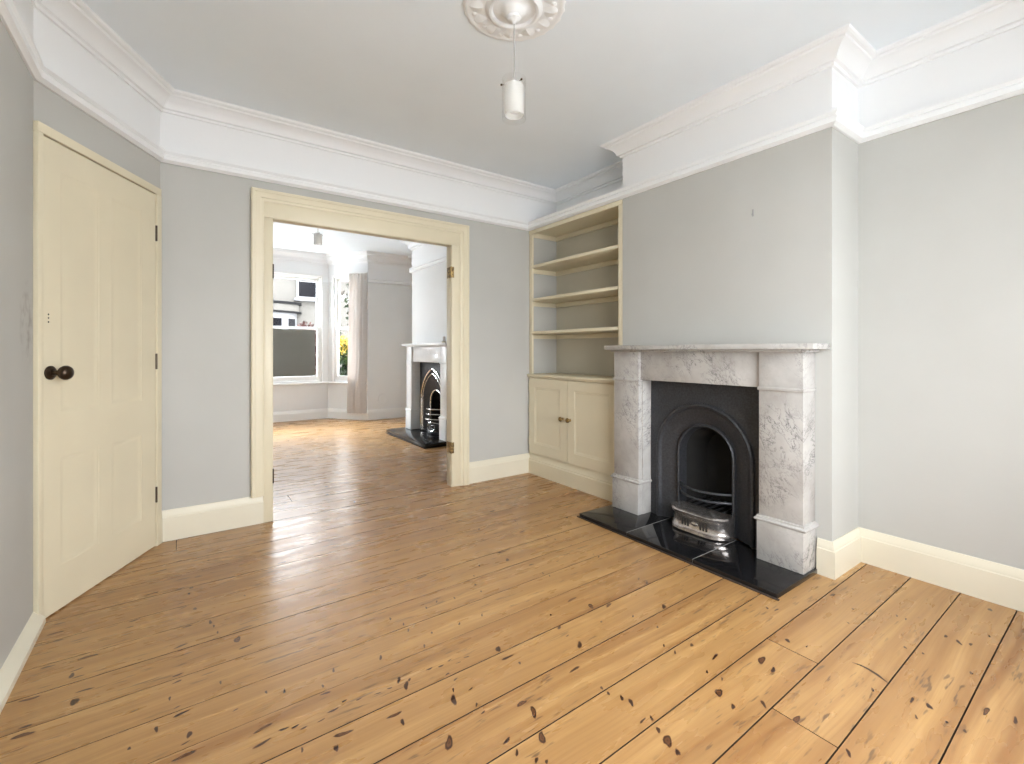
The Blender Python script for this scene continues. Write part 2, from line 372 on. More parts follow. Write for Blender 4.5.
    for _ in range(70):                            # boards of the far room and the near corner
        x, y = rg.uniform(.3, 2.3), rg.uniform(3.7, 7.6)
        k = rg.choice([1, 1, 2, -2, -3, 3]); r = R[abs(k)]
        if k > 0: knot(x, y, r*.7, r*1.2, rg.uniform(-.5, .3))
        else: knot(x, y, r*1.4, r*.40, rg.uniform(-.1, .25))
    # the long curved shake in the board beside the butt joint
    cp = [(1.985, .664), (1.992, .640), (1.990, .615), (1.980, .585), (1.962, .553)]; wd = [.001, .004, .005, .006, .002]
    a = [bm.verts.new((x-w, y, .0005)) for (x, y), w in zip(cp, wd)]; b = [bm.verts.new((x+w, y, .0005)) for (x, y), w in zip(cp, wd)]
    for v in a+b: v[lk] = 1.0
    for i in range(4): bm.faces.new((a[i], b[i], b[i+1], a[i+1]))
    for f in bm.faces:
        f.normal_update()
        if f.normal.z < -.5: f.normal_flip()
    me = bpy.data.meshes.new('floor'); bm.to_mesh(me); bm.free()
    me.materials.append(M['floor']); me.materials.append(M['gap'])
    o = bpy.data.objects.new('floor', me); COL.objects.link(o)
    struct(o, 'waxed pine floorboards with dark knots running through both rooms', 'floor')
make_floor()

# ------------------------------------------------------------------ shell
WT = .15
def wall(name, boxes, label=None, mat='wall'):
    b = MB()
    for q in boxes: b.box(*q)
    return struct(b.build(name, M[mat]), label, 'wall')
TOP = 2.80
wall('wall_right', [(XR, XR+WT, YR-WT, YP, -.02, TOP)], 'pale grey wall beside the chimney breast')
wall('wall_chimney', [(XC, XR, BY0, 1.245, 0, CZ), (XC, XR, 2.10, BY1, 0, CZ), (XC, XR, 1.245, 2.10, .945, CZ)], 'grey chimney breast above the marble fireplace')
wall('wall_back', [(-.62, OX0-.03, YB, YP, -.02, TOP+.05), (OX1+.075, XF+WT, YB, YP, -.02, TOP+.05), (OX0-.03, OX1+.075, YB, YP, OZ+.055, TOP+.05)], 'grey partition wall with the wide opening')
wall('wall_left', [(XL-WT, XL, YR-WT, 2.72, -.02, TOP)], 'grey wall left of the cream door')
# diagonal wall round the door
def dpt(s, n=0.0): p = D0+DE*s+DN*n; return (p.x, p.y)
DS0, DS1, DZ = .028, .785, 2.035
b = MB()
b.prism([dpt(0), dpt(DS0-.012), dpt(DS0-.012, -.13), dpt(-.12, -.13)], -.02, TOP)
b.prism([dpt(DS1+.012), dpt(DL), dpt(DL+.1, -.13), dpt(DS1+.012, -.13)], -.02, TOP)
b.prism([dpt(DS0-.012), dpt(DS1+.012), dpt(DS1+.012, -.13), dpt(DS0-.012, -.13)], DZ+.012, TOP)
struct(b.build('wall_diagonal', M['wall']), 'short angled wall holding the cream panelled door', 'wall')
wall('wall_rear', [(-.65, .15, YR-WT, YR, -.02, TOP), (2.35, XR, YR-WT, YR, -.02, TOP), (.15, 2.35, YR-WT, YR, 2.35, TOP), (.15, 2.35, YR-WT, YR, -.02, .42)])
wall('wall_front', [(2.49, XF+WT, YF, YF+WT, -.02, 2.9), (-.62, .05, YF, YF+WT, -.02, 2.9)], 'pale grey front wall beside the bay', 'wall_far')
wall('wall_street_side', [(-.66, -.5, YP, YF+WT, -.02, 2.9)])
wall('wall_far_right', [(XF, XF+WT, YP, YF+WT, -.02, 2.9)], 'pale grey alcove wall in the far room', 'wall_far')
wall('wall_far_chimney', [(F2X, XF, F2Y0, 5.10, 0, CZ2), (F2X, XF, 6.03, F2Y1, 0, CZ2), (F2X, XF, 5.10, 6.03, .985, CZ2)], 'pale grey chimney breast in the far room', 'wall_far')
b = MB(); b.box(-.66, XR+WT, YR-WT, 3.53, CZ, CZ+.15)
struct(b.build('ceiling', M['ceiling']), 'white ceiling of the near room', 'ceiling')
b = MB(); b.box(-.66, XF+WT, 3.53, 8.45, CZ2, CZ2+.15)
struct(b.build('ceiling_far', M['ceiling']), 'white ceiling of the far room', 'ceiling')
SILL, HEAD = .585, 2.40
b = MB()
b.sweep(BAY, [(0, -.02), (0, SILL), (.17, SILL), (.17, -.02)][::-1] if False else [(0, -.02), (-.17, -.02), (-.17, SILL), (0, SILL)])
b.sweep(BAY, [(0, HEAD), (-.17, HEAD), (-.17, 2.9), (0, 2.9)])
def along(p, q, d):
    p, q = Vector(p), Vector(q); r = p+(q-p).normalized()*d; return (r.x, r.y)
PW = .085
rect = [(0, SILL), (-.17, SILL), (-.17, HEAD), (0, HEAD)]
b.sweep([BAY[0], along(BAY[0], BAY[1], PW)], rect)
b.sweep([along(BAY[1], BAY[0], PW), BAY[1], along(BAY[1], BAY[2], PW)], rect)
b.sweep([along(BAY[2], BAY[1], PW), BAY[2], along(BAY[2], BAY[3], PW)], rect)
b.sweep([along(BAY[3], BAY[2], PW), BAY[3]], rect)
struct(b.build('wall_bay', M['wall_far']), 'canted bay wall under the sash windows', 'wall')

# ------------------------------------------------------------------ mouldings
main_loop = [(XR, YR), (XR, BY0), (XC, BY0), (XC, BY1), (XR, BY1), (XR, YB), (D1.x, D1.y), (D0.x, D0.y), (XL, YR)]
cz = lambda c: [(0, c-.105), (.012, c-.105), (.016, c-.092), (.030, c-.088), (.036, c-.070), (.050, c-.050), (.070, c-.036), (.088, c-.030), (.092, c-.020), (.104, c-.018), (.112, c-.012), (.115, c), (0, c)]
b = MB(); b.sweep(main_loop, cz(CZ), True)
struct(b.build('trim_1', M['white'], angle=25), 'white moulded cornice round the near room', 'cornice')
far_loop = [(XF, YP), (XF, F2Y0), (F2X, F2Y0), (F2X, F2Y1), (XF, F2Y1), (XF, YF)] + BAY + [(-.5, YF), (-.5, YP)]
cz2 = [(0, CZ2-.165), (.012, CZ2-.165), (.018, CZ2-.145), (.04, CZ2-.135), (.05, CZ2-.09), (.09, CZ2-.05), (.12, CZ2-.04), (.13, CZ2-.015), (.135, CZ2), (0, CZ2)]
b = MB(); b.sweep(far_loop, cz2, True)
struct(b.build('trim_2', M['white'], angle=25), 'white moulded cornice round the far room and bay', 'cornice')
rail = [(0, 2.25), (.012, 2.25), (.018, 2.256), (.030, 2.262), (.032, 2.285), (.024, 2.296), (.030, 2.304), (.036, 2.310), (.036, 2.322), (0, 2.322)]
b = MB(); b.sweep([(XR, YR), (XR, BY0), (XC, BY0), (XC, YB-.001), (D1.x, YB-.001), (D0.x, D0.y), (XL, YR)], rail)
struct(b.build('trim_3', M['white'], angle=25), 'white picture rail round the near room', 'picture rail')
b = MB(); b.sweep([(F2X, F2Y0), (F2X, F2Y1), (XF, F2Y1), (XF, YF), (2.49, YF)], rail)
struct(b.build('trim_4', M['white'], angle=25), 'white picture rail round the far chimney breast', 'picture rail')
skirt = lambda h=.178: [(0, 0), (.020, 0), (.020, h-.045), (.017, h-.040), (.017, h-.032), (.013, h-.022), (.010, h-.008), (.006, h), (0, h)]
def skirting(name, path, label, h=.178, mat='cream2'):
    b = MB(); b.sweep(path, skirt(h)); struct(b.build(name, M[mat], angle=25), label, 'skirting board')
skirting('baseboard_right', [(XR, YR), (XR, BY0), (XC, BY0), (XC, 1.034)], 'cream skirting board wrapping the corner by the marble fireplace')
skirting('baseboard_back', [(XC+.0, YB), (OX1+.161, YB)], 'short cream skirting board between the opening and the cupboard')
skirting('baseboard_back_left', [(OX0-.058, YB), dpt(DL), dpt(DS1+.05)], 'cream skirting board between the angled door and the opening', .182)
b = MB(); b.sweep([dpt(0), (XL, YR)], [(0, 0), (.040, 0), (.040, .024), (.030, .036), (.014, .050), (.006, .056), (0, .058)])
struct(b.build('baseboard_left', M['cream2'], angle=25), 'low chamfered cream skirting left of the panelled door', 'skirting board')
skirting('baseboard_front', [(F2X, F2Y0), (F2X, 4.94)], None)
skirting('baseboard_bay', [(F2X, 6.19), (F2X, F2Y1), (XF, F2Y1), (XF, YF)] + BAY + [(-.5, YF)], 'pale skirting board round the far bay', .165, 'far_skirting')
b = MB(); b.sweep(BAY, [(-.02, SILL), (.035, SILL), (.042, SILL+.008), (.042, SILL+.02), (.035, SILL+.028), (-.02, SILL+.028)])
struct(b.build('trim_5', M['gloss_white']), 'white window board along the bay', 'window board')

# ------------------------------------------------------------------ lined opening in the partition
def casing():
    b = MB(); Yf = YB
    # lining boards, rebated behind for the missing folding doors
    for xa, xb in ((OX0-.030, OX0), (OX1, OX1+.030)): b.box(xa, xb, Yf-.010, Yf+.062, 0, OZ, .003)
    b.box(OX0-.03, OX1+.03, Yf-.010, Yf+.062, OZ, OZ+.03, .003)
    b.box(OX0-.030, OX0-.014, Yf+.062, YP+.006, 0, OZ+.04); b.box(OX1+.045, OX1+.075, Yf+.02, YP+.006, 0, OZ+.055); b.box(OX0-.03, OX1+.075, Yf+.02, YP+.006, OZ+.04, OZ+.055)
    # inner flat of the architrave
    b.box(OX0-.06, OX0-.002, Yf-.018, Yf, 0, OZ+.003, .002); b.box(OX1+.002, OX1+.093, Yf-.018, Yf, 0, OZ+.003, .002); b.box(OX0-.06, OX1+.093, Yf-.018, Yf, OZ+.004, 2.125, .002)
    # raised outer moulding, mitred at the head
    pr = [(0, .0), (0, .023), (.006, .027), (.018, .028), (.020, .034), (.052, .036), (.056, .040), (.068, .041), (.075, .036), (.075, 0)]
    r_ = MB(); r_.sweep([(OX1+.085, 0), (OX1+.085, 2.115), (OX0-.055, 2.115), (OX0-.055, .180)], [(-o_, y_) for o_, y_ in pr])
    for v in r_.bm.verts: v.co = Vector((v.co.x, Yf-v.co.z, v.co.y))
    tm = bpy.data.meshes.new('moulding'); r_.bm.to_mesh(tm); r_.bm.free(); b.bm.from_mesh(tm); bpy.data.meshes.remove(tm)
    # far side architrave
    b.box(OX0-.12, OX0-.015, YP, YP+.03, 0, 2.15, .004); b.box(OX1+.05, OX1+.17, YP, YP+.03, 0, 2.15, .004); b.box(OX0-.015, OX1+.05, YP, YP+.029, OZ+.042, 2.149, .004)
    o = b.build('trim_6', M['cream'], weld=False); struct(o, 'cream moulded architrave and lining round the wide opening', 'architrave')
    for x, s, z in ((OX1, -1, 1.785), (OX1, -1, .325), (OX0, 1, 1.66), (OX0, 1, .30)):
        h = MB(); h.mi = 0
        if s > 0:
            h.tube([(x-.001, Yf-.014, z-.048), (x-.001, Yf-.014, z+.048)], .0055, 10)
            h.build('hinge', M['bronze'], o)['label'] = 'dark hinge knuckle left on the jamb'; continue
        h.box(min(x, x+s*.004), max(x, x+s*.004), Yf-.006, Yf+.058, z-.045, z+.045, .001); h.box(min(x, x-s*.022), max(x, x-s*.022), Yf-.022, Yf-.0175, z-.045, z+.045, .001)
        h.tube([(x+s*.003, Yf-.016, z-.048), (x+s*.003, Yf-.016, z+.048)], .006, 10)
        h.mi = 1
        for dz in (-.03, 0, .03): h.lathe([(0, 0), (.0045, 0), (.0035, .0012), (0, .0012)], (x+s*.004, Yf+.024, z+dz), 10, d=(s, 0, 0))
        h.build('hinge', [M['brass'], M['bronze']], o)['label'] = 'old brass hinge leaf left on the jamb'
casing()

# ------------------------------------------------------------------ angled panelled door
def door():
    rz = math.atan2(DE.y, DE.x)
    # local x along the wall, local -y into the room
    fr = MB()
    fr.box(.002, DS0-.002, -.022, .0, 0, DZ+.0025, .001)
    fr.box(DS1+.002, DS1+.046, -.022, .0, 0, DZ+.0025, .001); fr.box(.002, DS1+.046, -.022, .0, DZ+.003, DZ+.045, .003)
    fr.box(DS0-.014, DS0-.002, 0, .13, 0, DZ+.012); fr.box(DS1+.002, DS1+.014, 0, .13, 0, DZ+.012); fr.box(DS0-.014, DS1+.014, 0, .13, DZ+.004, DZ+.014)
    fr.box(DS0-.01, DS0+.015, .045, .06, 0, DZ+.01); fr.box(DS1-.015, DS1+.01, .045, .06, 0, DZ+.01); fr.box(DS0, DS1, .045, .06, DZ-.016, DZ+.01)
    f = fr.build('trim_7', M['cream']); f.location = (D0.x, D0.y, 0); f.rotation_euler = (0, 0, rz)
    struct(f, 'cream frame round the angled panelled door', 'door frame')
    root = bpy.data.objects.new('door_1', None); COL.objects.link(root); root.location = (D0.x, D0.y, 0); root.rotation_euler = (0, 0, rz)
    struct(root, 'closed cream four panel door in the angled wall with dark knob', 'door')
    b = MB(); y0, y1 = -.016, .036
    xs = [DS0+.001, .115, .345, .425, .660, DS1-.003]
    zs = [.006, .195, .672, .855, 1.91, DZ-.003]
    for i in (0, 2, 4): b.box(xs[i], xs[i+1], y0, y1, zs[0], zs[5])
    for i in (1, 3):
        for j in (0, 2, 4): b.box(xs[i], xs[i+1], y0, y1, zs[j], zs[j+1])
    leaf_ = b.build('door_leaf', M['cream'], root, True)
    for i in (1, 3):
        for j in (1, 3):
            p = MB(); xa, xb, za, zb = xs[i], xs[i+1], zs[j], zs[j+1]
            def ring(m, y): return [(xa+m, y, za+m), (xb-m, y, za+m), (xb-m, y, zb-m), (xa+m, y, zb-m)]
            p.loops([ring(0, .02), ring(0, y0+.001), ring(.006, y0+.001), ring(.014, y0+.004), ring(.022, y0+.006), ring(.03, y0+.0065), ring(.034, y0+.0065)], True, False, True)
            p.build('door_panel', M['cream'], root, True)
    k = MB(); c = (.066, y0, 1.037)
    k.lathe([(0, 0), (.030, 0), (.030, .004), (.024, .008), (.011, .011), (.010, .034), (.014, .040), (.026, .046), (.031, .056), (.031, .064), (.026, .074), (.016, .080), (0, .082)], c, 28, d=(0, -1, 0))
    k.build('door_knob', M['bronze'], root, True)['label'] = 'dark bronze door knob'
    for z in (1.81, 1.07, .30):
        h = MB(); h.tube([(DS1-.001, y0-.004, z-.045), (DS1-.001, y0-.004, z+.045)], .0055, 10)
        h.build('hinge', M['bronze'], root, True)
    h = MB()
    for z in (1.285, 1.27, 1.253): h.lathe([(0, 0), (.004, 0), (.003, .0012), (0, .0012)], (.058, y0, z), 8, d=(0, -1, 0))
    h.build('screw_hole', M['slot'], root, True)
door()

# ------------------------------------------------------------------ sash windows
def sash_window(name, p, q, z0, z1, zm, label, film=False):
    p, q = Vector(p), Vector(q); d = (q-p); L = d.length
    rz = math.atan2(d.y, d.x)          # local x p->q; interior lies on local +y (left of the path)
    root = bpy.data.objects.new(name, None); COL.objects.link(root); root.location = (p.x, p.y, 0); root.rotation_euler = (0, 0, rz)
    struct(root, label, 'window')
    f = MB(); e = .045; ya, yb = -.12, -.015
    f.box(0, e, ya, yb, z0, z1, .003); f.box(L-e, L, ya, yb, z0, z1, .003); f.box(0, L, ya, yb, z1-.055, z1, .003); f.box(0, L, ya, yb, z0, z0+.03, .003)
    f.box(0, .02, -.02, .012, z0, z1, .003); f.box(L-.02, L, -.02, .012, z0, z1, .003); f.box(0, L, -.02, .012, z1-.03, z1, .003)
    f.build('window_frame', M['gloss_white'], root, True)
    def sash(nm, za, zb, y, bot, top):
        s = MB(); w = .048; x0, x1 = e-.012, L-e+.012
        s.box(x0, x0+w, y-.02, y+.02, za, zb, .003); s.box(x1-w, x1, y-.02, y+.02, za, zb, .003)
        s.box(x0+w-.004, x1-w+.004, y-.019, y+.019, za, za+bot, .003); s.box(x0+w-.004, x1-w+.004, y-.019, y+.019, zb-top, zb, .003)
        so = s.build(nm, M['gloss_white'], root, True)
        g = MB(); g.box(x0+w-.006, x1-w+.006, y-.003, y+.003, za+bot-.006, zb-top+.006)
        g.build('pane', M['glass'], so, True)
        return so, (x0+w, x1-w, za+bot, zb-top)
    lo, r = sash('lower_sash', z0+.028, zm+.018, -.04, .075, .034)
    sash('upper_sash', zm-.018, z1-.05, -.085, .034, .045)
    if film:
        g = MB(); x0, x1, za, zb = r; xr = x0+.030   # local x starts at the right-hand corner post
        poly = []
        zt = zb-.014; rr = .035
        pts = [(x1-.004, za+.004), (xr, za+.004), (xr, zt-rr)]
        for i in range(1, 7):
            a = PI/2*i/6; pts.append((xr+rr-rr*math.cos(a), zt-rr+rr*math.sin(a)))
        pts += [(x1-.004, zt)]
        g.loops([[(x, -.0355, z) for x, z in pts], [(x, -.0340, z) for x, z in pts]], True, True, True)
        fo = g.build('privacy_film', M['film'], lo, True); fo['label'] = 'grey olive privacy film on the lower pane'
    return root
WZ0, WZ1, ZM = .613, 2.40, 1.512
sash_window('window_1', along(BAY[1], BAY[2], PW), along(BAY[2], BAY[1], PW), WZ0, WZ1, ZM, 'bay sash window with grey film on its lower pane', True)
sash_window('window_2', along(BAY[0], BAY[1], PW), along(BAY[1], BAY[0], PW), WZ0, WZ1, ZM, 'narrow angled bay sash window beside the curtain')
sash_window('window_3', along(BAY[2], BAY[3], PW), along(BAY[3], BAY[2], PW), WZ0, WZ1, ZM, None)
def rear_window():
    root = bpy.data.objects.new('window_4', None); COL.objects.link(root); root.location = (.15, YR, 0); struct(root)
    f = MB(); L = 2.2; z0, z1 = .42, 2.35
    for x in (0, .53, 1.075, 1.62, L-.05): f.box(x, x+.05, -.11, -.03, z0, z1, .003)
    f.box(.05, L-.05, -.109, -.031, z0, z0+.10, .003); f.box(.05, L-.05, -.109, -.031, z1-.06, z1, .003)
    f.build('window_frame', M['gloss_white'], root, True)
    g = MB(); g.box(.03, L-.03, -.073, -.067, z0+.08, z1-.04); g.build('pane', M['glass'], root, True)
rear_window()

# ------------------------------------------------------------------ marble fireplace
def arch(cy, w, zs, x, z0=.028, n=20, point=0.0):
    """open arch outline in the plane x: up one side, over, down the other."""
    pts = [(x, cy-w, z0)] + [(x, cy-w, z0+(zs-z0)*i/6) for i in range(1, 6)]
    for i in range(n+1):
        a = PI - PI*i/n
        if point:
            # two-centred pointed arch
            if a >= PI/2:
                R = w*(1+point); c_ = cy+w*point; t_ = math.acos(max(-1, min(1, (point*w)/R)))*1.0
                b_ = PI - (PI-a)/(PI/2)*t_
                y, z = c_+R*math.cos(b_), zs+R*math.sin(b_)
            else:
                R = w*(1+point); c_ = cy-w*point; t_ = math.acos((point*w)/R)
                b_ = t_*(a/(PI/2))
                y, z = c_+R*math.cos(b_), zs+R*math.sin(b_)
        else: y, z = cy+w*math.cos(a), zs+w*math.sin(a)
        pts.append((x, y, z))
    pts += [(x, cy+w, zs-(zs-z0)*i/6) for i in range(1, 6)] + [(x, cy+w, z0)]
    return pts
def rect_match(cy, ya, yb, zt, x, z0, pts, zs):
    """outer rectangle points matched to an arch outline."""
    out = []
    for (_, y, z) in pts:
        dy, dz = y-cy, z-zs
        if z <= zs+1e-6: out.append((x, ya if dy < 0 else yb, z)); continue
        k = min(((yb-cy)/dy if dy > 1e-6 else ((ya-cy)/dy if dy < -1e-6 else 1e9)), ((zt-zs)/dz if dz > 1e-6 else 1e9))
        out.append((x, cy+dy*k, zs+dz*k))
    # square the two top corners
    for cyy in (ya, yb):
        i = min(range(len(out)), key=lambda j: (out[j][1]-cyy)**2+(out[j][2]-zt)**2); out[i] = (x, cyy, zt)
    return out

def surround(root, X, Y0, Y1, pw, xf, zt, zm, mat, depth, shelf, plinth):
    """X wall face, Y0..Y1 overall, pw pilaster width, xf pilaster face, zt soffit, zm shelf underside."""
    for ya, yb in ((Y0, Y0+pw), (Y1-pw, Y1)):
        b = MB(); b.box(xf, X-.002, ya, yb, plinth, zm-.002, .003)
        b.box(xf-.008, X-.002, ya-.006, yb+.006, zt-.012, zt+.006, .004)
        po = b.build('pilaster', mat, root)
        b = MB(); b.box(xf-.012, X-.002, ya-.006, yb+.006, .0255 if depth else .055, plinth-.021, .003)
        b.sweep([(X-.003, yb), (xf, yb), (xf, ya), (X-.003, ya)], [(.001, plinth-.022), (-.014, plinth-.022), (-.018, plinth-.017), (-.018, plinth-.011), (-.014, plinth-.006), (-.009, plinth-.004), (-.007, plinth+.005), (.001, plinth+.008)])
        b.build('plinth', mat, po)
    b = MB(); b.box(xf+.022, X-.002, Y0+pw-.001, Y1-pw+.001, zt, zm-.002, .003); b.build('frieze_panel', mat, root)
    b = MB(); b.box(xf-.014, X-.002, Y0-.02, Y1+.02, zm-.014, zm, .004); b.build('bed_mould', mat, root)
    b = MB(); b.box(shelf[0], X-.001, shelf[1], shelf[2], zm, zm+.030, .004); b.build('mantel_shelf', mat, root)

def fire_near():
    root = thing('fireplace', 'veined marble fireplace with black cast iron arched insert on the chimney breast', 'fireplace', (XC, 1.675, .025))
    surround(root, XC, 1.046, 2.283, .218, 2.512, .935, 1.138, M['marble'], True, (2.455, .978, 2.326), .255)
    # inner marble slips
    for ya, yb in ((1.259, 1.274), (2.056, 2.072)):
        b = MB(); b.box(2.545, 2.660, ya, yb, .0255, .934, .002); b.build('slip', M['marble'], root)
    cy = 1.672; zs = .478; N = 24
    b = MB()
    A = arch(cy, .330, zs, 2.628, .0255, N)
    b.mi = 0
    rings = [rect_match(cy, 1.252, 2.092, .942, 2.646, .0255, A, zs), rect_match(cy, 1.252, 2.092, .942, 2.632, .0255, A, zs), A]
    for w, x in ((.326, 2.614), (.316, 2.608), (.306, 2.612), (.300, 2.626), (.290, 2.632), (.270, 2.638), (.240, 2.652), (.204, 2.672), (.196, 2.672), (.194, 2.656), (.186, 2.650), (.178, 2.656), (.174, 2.690), (.168, 2.72)):
        rings.append(arch(cy, w, zs, x, .0255, N))
    b.loops(rings, False)
    b.build('cast_iron_insert', M['iron'], root, angle=40)
    b = MB()   # firebox behind the arch
    b.loops([arch(cy, .168, zs, 2.72, .0255, N), arch(cy, .150, zs-.03, 2.93, .0255, N)], False)
    P = arch(cy, .150, zs-.03, 2.93, .0255, N); vs = [b.bm.verts.new(p) for p in P]; b.bm.faces.new(vs)
    b.box(2.66, 2.97, cy-.19, cy+.19, .0256, .028)
    b.build('firebox', M['soot'], root)
    # rope bead round the outer arch
    b = MB()
    for i, p in enumerate(arch(cy, .330, zs, 2.622, .03, 64)):
        if p[2] > .44: b.lathe([(0, -.004), (.0035, -.003), (.005, 0), (.0035, .003), (0, .004)], p, 8, d=(1, 0, 0))
    b.build('rope_bead', M['iron'], root)
    def bow(ymid, hw, x0, dep, z, n=14):
        return [(x0-dep*(1-(2*i/n-1)**2), ymid-hw+2*hw*i/n, z) for i in range(n+1)]
    for z, dp in ((.225, .085), (.275, .080)):
        b = MB(); b.tube(bow(1.668, .172, 2.655, dp, z), .008, 8); b.build('grate_bar', M['iron'], root)
    b = MB()
    for k in range(7):
        y = 1.665-.15+.05*k; b.tube([(2.66, y, .145), (2.90, y, .145)], .006, 6)
    b.build('grate_bars', M['iron'], root)['kind'] = 'stuff'
    # polished steel ashpan fret
    b = MB(); n = 32; ym, hw = 1.662, .190
    prof = [(-.012, .0256), (-.020, .032), (-.018, .044), (-.006, .050), (.002, .060), (.004, .085), (-.002, .112), (-.010, .124), (-.022, .134), (-.024, .146), (-.014, .154), (.010, .156)]
    rings = []
    for j in range(n+1):
        u = 2*j/n-1; xb = 2.600-.070*(1-abs(u)**5); y = ym+hw*u
        rings.append([(xb+o, y, z) for o, z in prof])
    b.loops(rings, False)
    for j, u in enumerate((-1, 1)):
        y = ym+hw*u; e = [(2.600+o, y, z) for o, z in prof]; vs = [b.bm.verts.new(p) for p in e]+[b.bm.verts.new((2.645, y, .156)), b.bm.verts.new((2.645, y, .0256))]; b.bm.faces.new(vs)
    top = [[r[-1] for r in rings], [(2.66, r[-1][1], .156) for r in rings]]; b.loops(top, False)
    fo = b.build('ashpan_fret', M['steel'], root)
    for u in (-.42, -.32, -.22, .22, .32, .42):
        b = MB(); xb = 2.600-.070*(1-abs(u)**5)+.001; y = ym+hw*u
        b.loops([[(xb-.004+.002*q, y-.006*s_, z), (xb-.004+.002*q, y+.006*s_, z), (xb+.01, y+.006*s_, z), (xb+.01, y-.006*s_, z)] for z, s_, q in ((.058, .3, 1), (.064, 1, 1.6), (.100, 1, 1.6), (.108, .3, 1))], True, True, True)
        b.build('fret_slot', M['slot'], fo)
    b = MB(); xb = 2.528; b.lathe([(0, 0), (.016, 0), (.013, .004), (.006, .006), (0, .007)], (xb+.003, ym, .082), 16, d=(-1, 0, 0), sx=1.5, sy=.8); b.build('boss', M['steel'], fo)
fire_near()
def hearth_near():
    root = thing('hearth', 'polished black granite hearth in front of the veined marble fireplace', 'hearth', (2.43, 1.675, 0))
    ys = [1.030, 1.462, 1.912, 2.320]
    for a, c in zip(ys, ys[1:]):
        b = MB(); b.box(2.210, XC-.001, a+(.0015 if a > 1.1 else 0), c-(.0015 if c < 2.3 else 0), .0, .025, .002)
        b.build('granite_slab', M['granite'], root)
    for y in (1.462, 1.912):
        b = MB(); b.box(2.214, XC-.002, y-.010, y+.010, .001, .0242); b.build('grout', M['grout'], root)['label'] = 'pale grey grout line'
    b = MB(); b.box(2.197, 2.212, 1.018, 2.332, .0003, .006, .002); b.build('edge_strip', M['gap'], root)
hearth_near()

# ------------------------------------------------------------------ alcove: cupboard and shelves
def alcove():
    y0, y1 = BY1+.003, YB-.003; xf = XC+.002
    c = thing('cupboard', 'low cream built in two door cupboard under the alcove shelves', 'cupboard', (2.82, 2.89, 0))
    b = MB(); b.box(xf+.016, xf+.034, y0, y1, .15, .895, .001); b.box(xf-.001, xf+.018, y0, 2.354, .15, .895, .001); b.box(xf-.001, xf+.018, 3.434, y1, .15, .895, .001)
    b.box(xf+.02, XR-.002, y0, y0+.02, .02, .895); b.box(xf+.02, XR-.002, y1-.02, y1, .02, .895); b.build('carcass', M['cream'], c)
    b = MB(); b.sweep([(xf+.004, y0), (xf+.004, y1)], [(0, 0), (.024, 0), (.024, .120), (.018, .128), (.018, .136), (.008, .148), (.004, .186), (0, .186)]); b.build('plinth', M['cream'], c)
    b = MB(); b.box(xf-.028, XR-.002, y0, y1, .897, .918, .004); b.box(xf-.016, xf+.02, y0, y1, .884, .898, .003); b.build('top_board', M['cream'], c)
    for ya, yb, ks in ((2.913, 3.430, 2.966), (2.358, 2.907, 2.876)):
        d = MB(); za, zb = .194, .880; xd = xf-.018
        pa, pb, pz0, pz1 = (ya+.075, yb-.075, za+.085, zb-.075)
        d.box(xd, xf-.001, ya, pa, za, zb); d.box(xd, xf-.001, pb, yb, za, zb); d.box(xd, xf-.001, pa, pb, za, pz0); d.box(xd, xf-.001, pa, pb, pz1, zb)
        do = d.build('door', M['cream'], c)
        p = MB()
        def ring(m, x): return [(x, pa+m, pz0+m), (x, pb-m, pz0+m), (x, pb-m, pz1-m), (x, pa+m, pz1-m)]
        p.loops([ring(0, xd+.006), ring(0, xd-.001), ring(.005, xd-.0015), ring(.010, xd+.002), ring(.016, xd+.0015), ring(.022, xd+.005), ring(.03, xd+.005)], True, False, True)
        p.build('door_panel', M['cream'], do)
        k = MB(); k.lathe([(0, 0), (.013, 0), (.010, .004), (.008, .014), (.016, .020), (.021, .028), (.018, .037), (.008, .042), (0, .042)], (xd, ks, .555), 20, d=(-1, 0, 0)); k.build('knob', M['brass'], do)['label'] = 'small aged brass knob'
        hy = yb if ya > 2.9 else ya
        for hz_ in (.30, .60, .80):
            h = MB(); h.box(xd-.002, xd+.012, hy-.002 if hy == yb else hy-.010, hy+.010 if hy == yb else hy+.002, hz_-.035, hz_+.035, .001); h.build('hinge', M['cream'], do)
    s = thing('bookcase', 'open cream bookshelves in the alcove beside the chimney breast', 'bookcase', (2.82, 2.89, .918))
    for ya, yb in ((y0, y0+.042), (y1-.042, y1)):
        b = MB(); b.box(xf+.001, xf+.022, ya, yb, .919, 2.236, .002); b.build('stile', M['cream'], s)
    b = MB(); b.box(xf-.004, xf+.022, y0, y1, 2.212, 2.248, .002); b.box(xf+.02, XR-.002, y0, y1, 2.236, 2.250); b.build('head_board', M['cream'], s)
    b = MB(); b.box(XC+.0, XR-.002, y0, y1, 2.252, 2.300, .002); b.build('top_panel', M['white'], s)['label'] = 'white painted top panel'
    b = MB(); b.box(XR-.0025, XR-.0008, y0+.001, y1-.001, .920, 2.235); b.build('back_panel', M['shelf_back'], s)['label'] = 'beige painted back'
    for z in (1.925, 1.617, 1.312):
        b = MB(); b.box(xf+.004, XR-.004, y0+.004, y1-.004, z-.026, z, .003); so = b.build('shelf', M['cream'], s)
    for z in (2.236, 1.899, 1.591, 1.286):
        b = MB(); b.box(XR-.022, XR-.002, y0+.002, y1-.002, z-.042, z-.001, .002); b.box(xf+.03, XR-.02, y1-.018, y1-.001, z-.042, z-.001, .002); b.box(xf+.03, XR-.02, y0+.001, y0+.018, z-.042, z-.001, .002)
        b.build('shelf_cleat', M['cream'], s)
alcove()

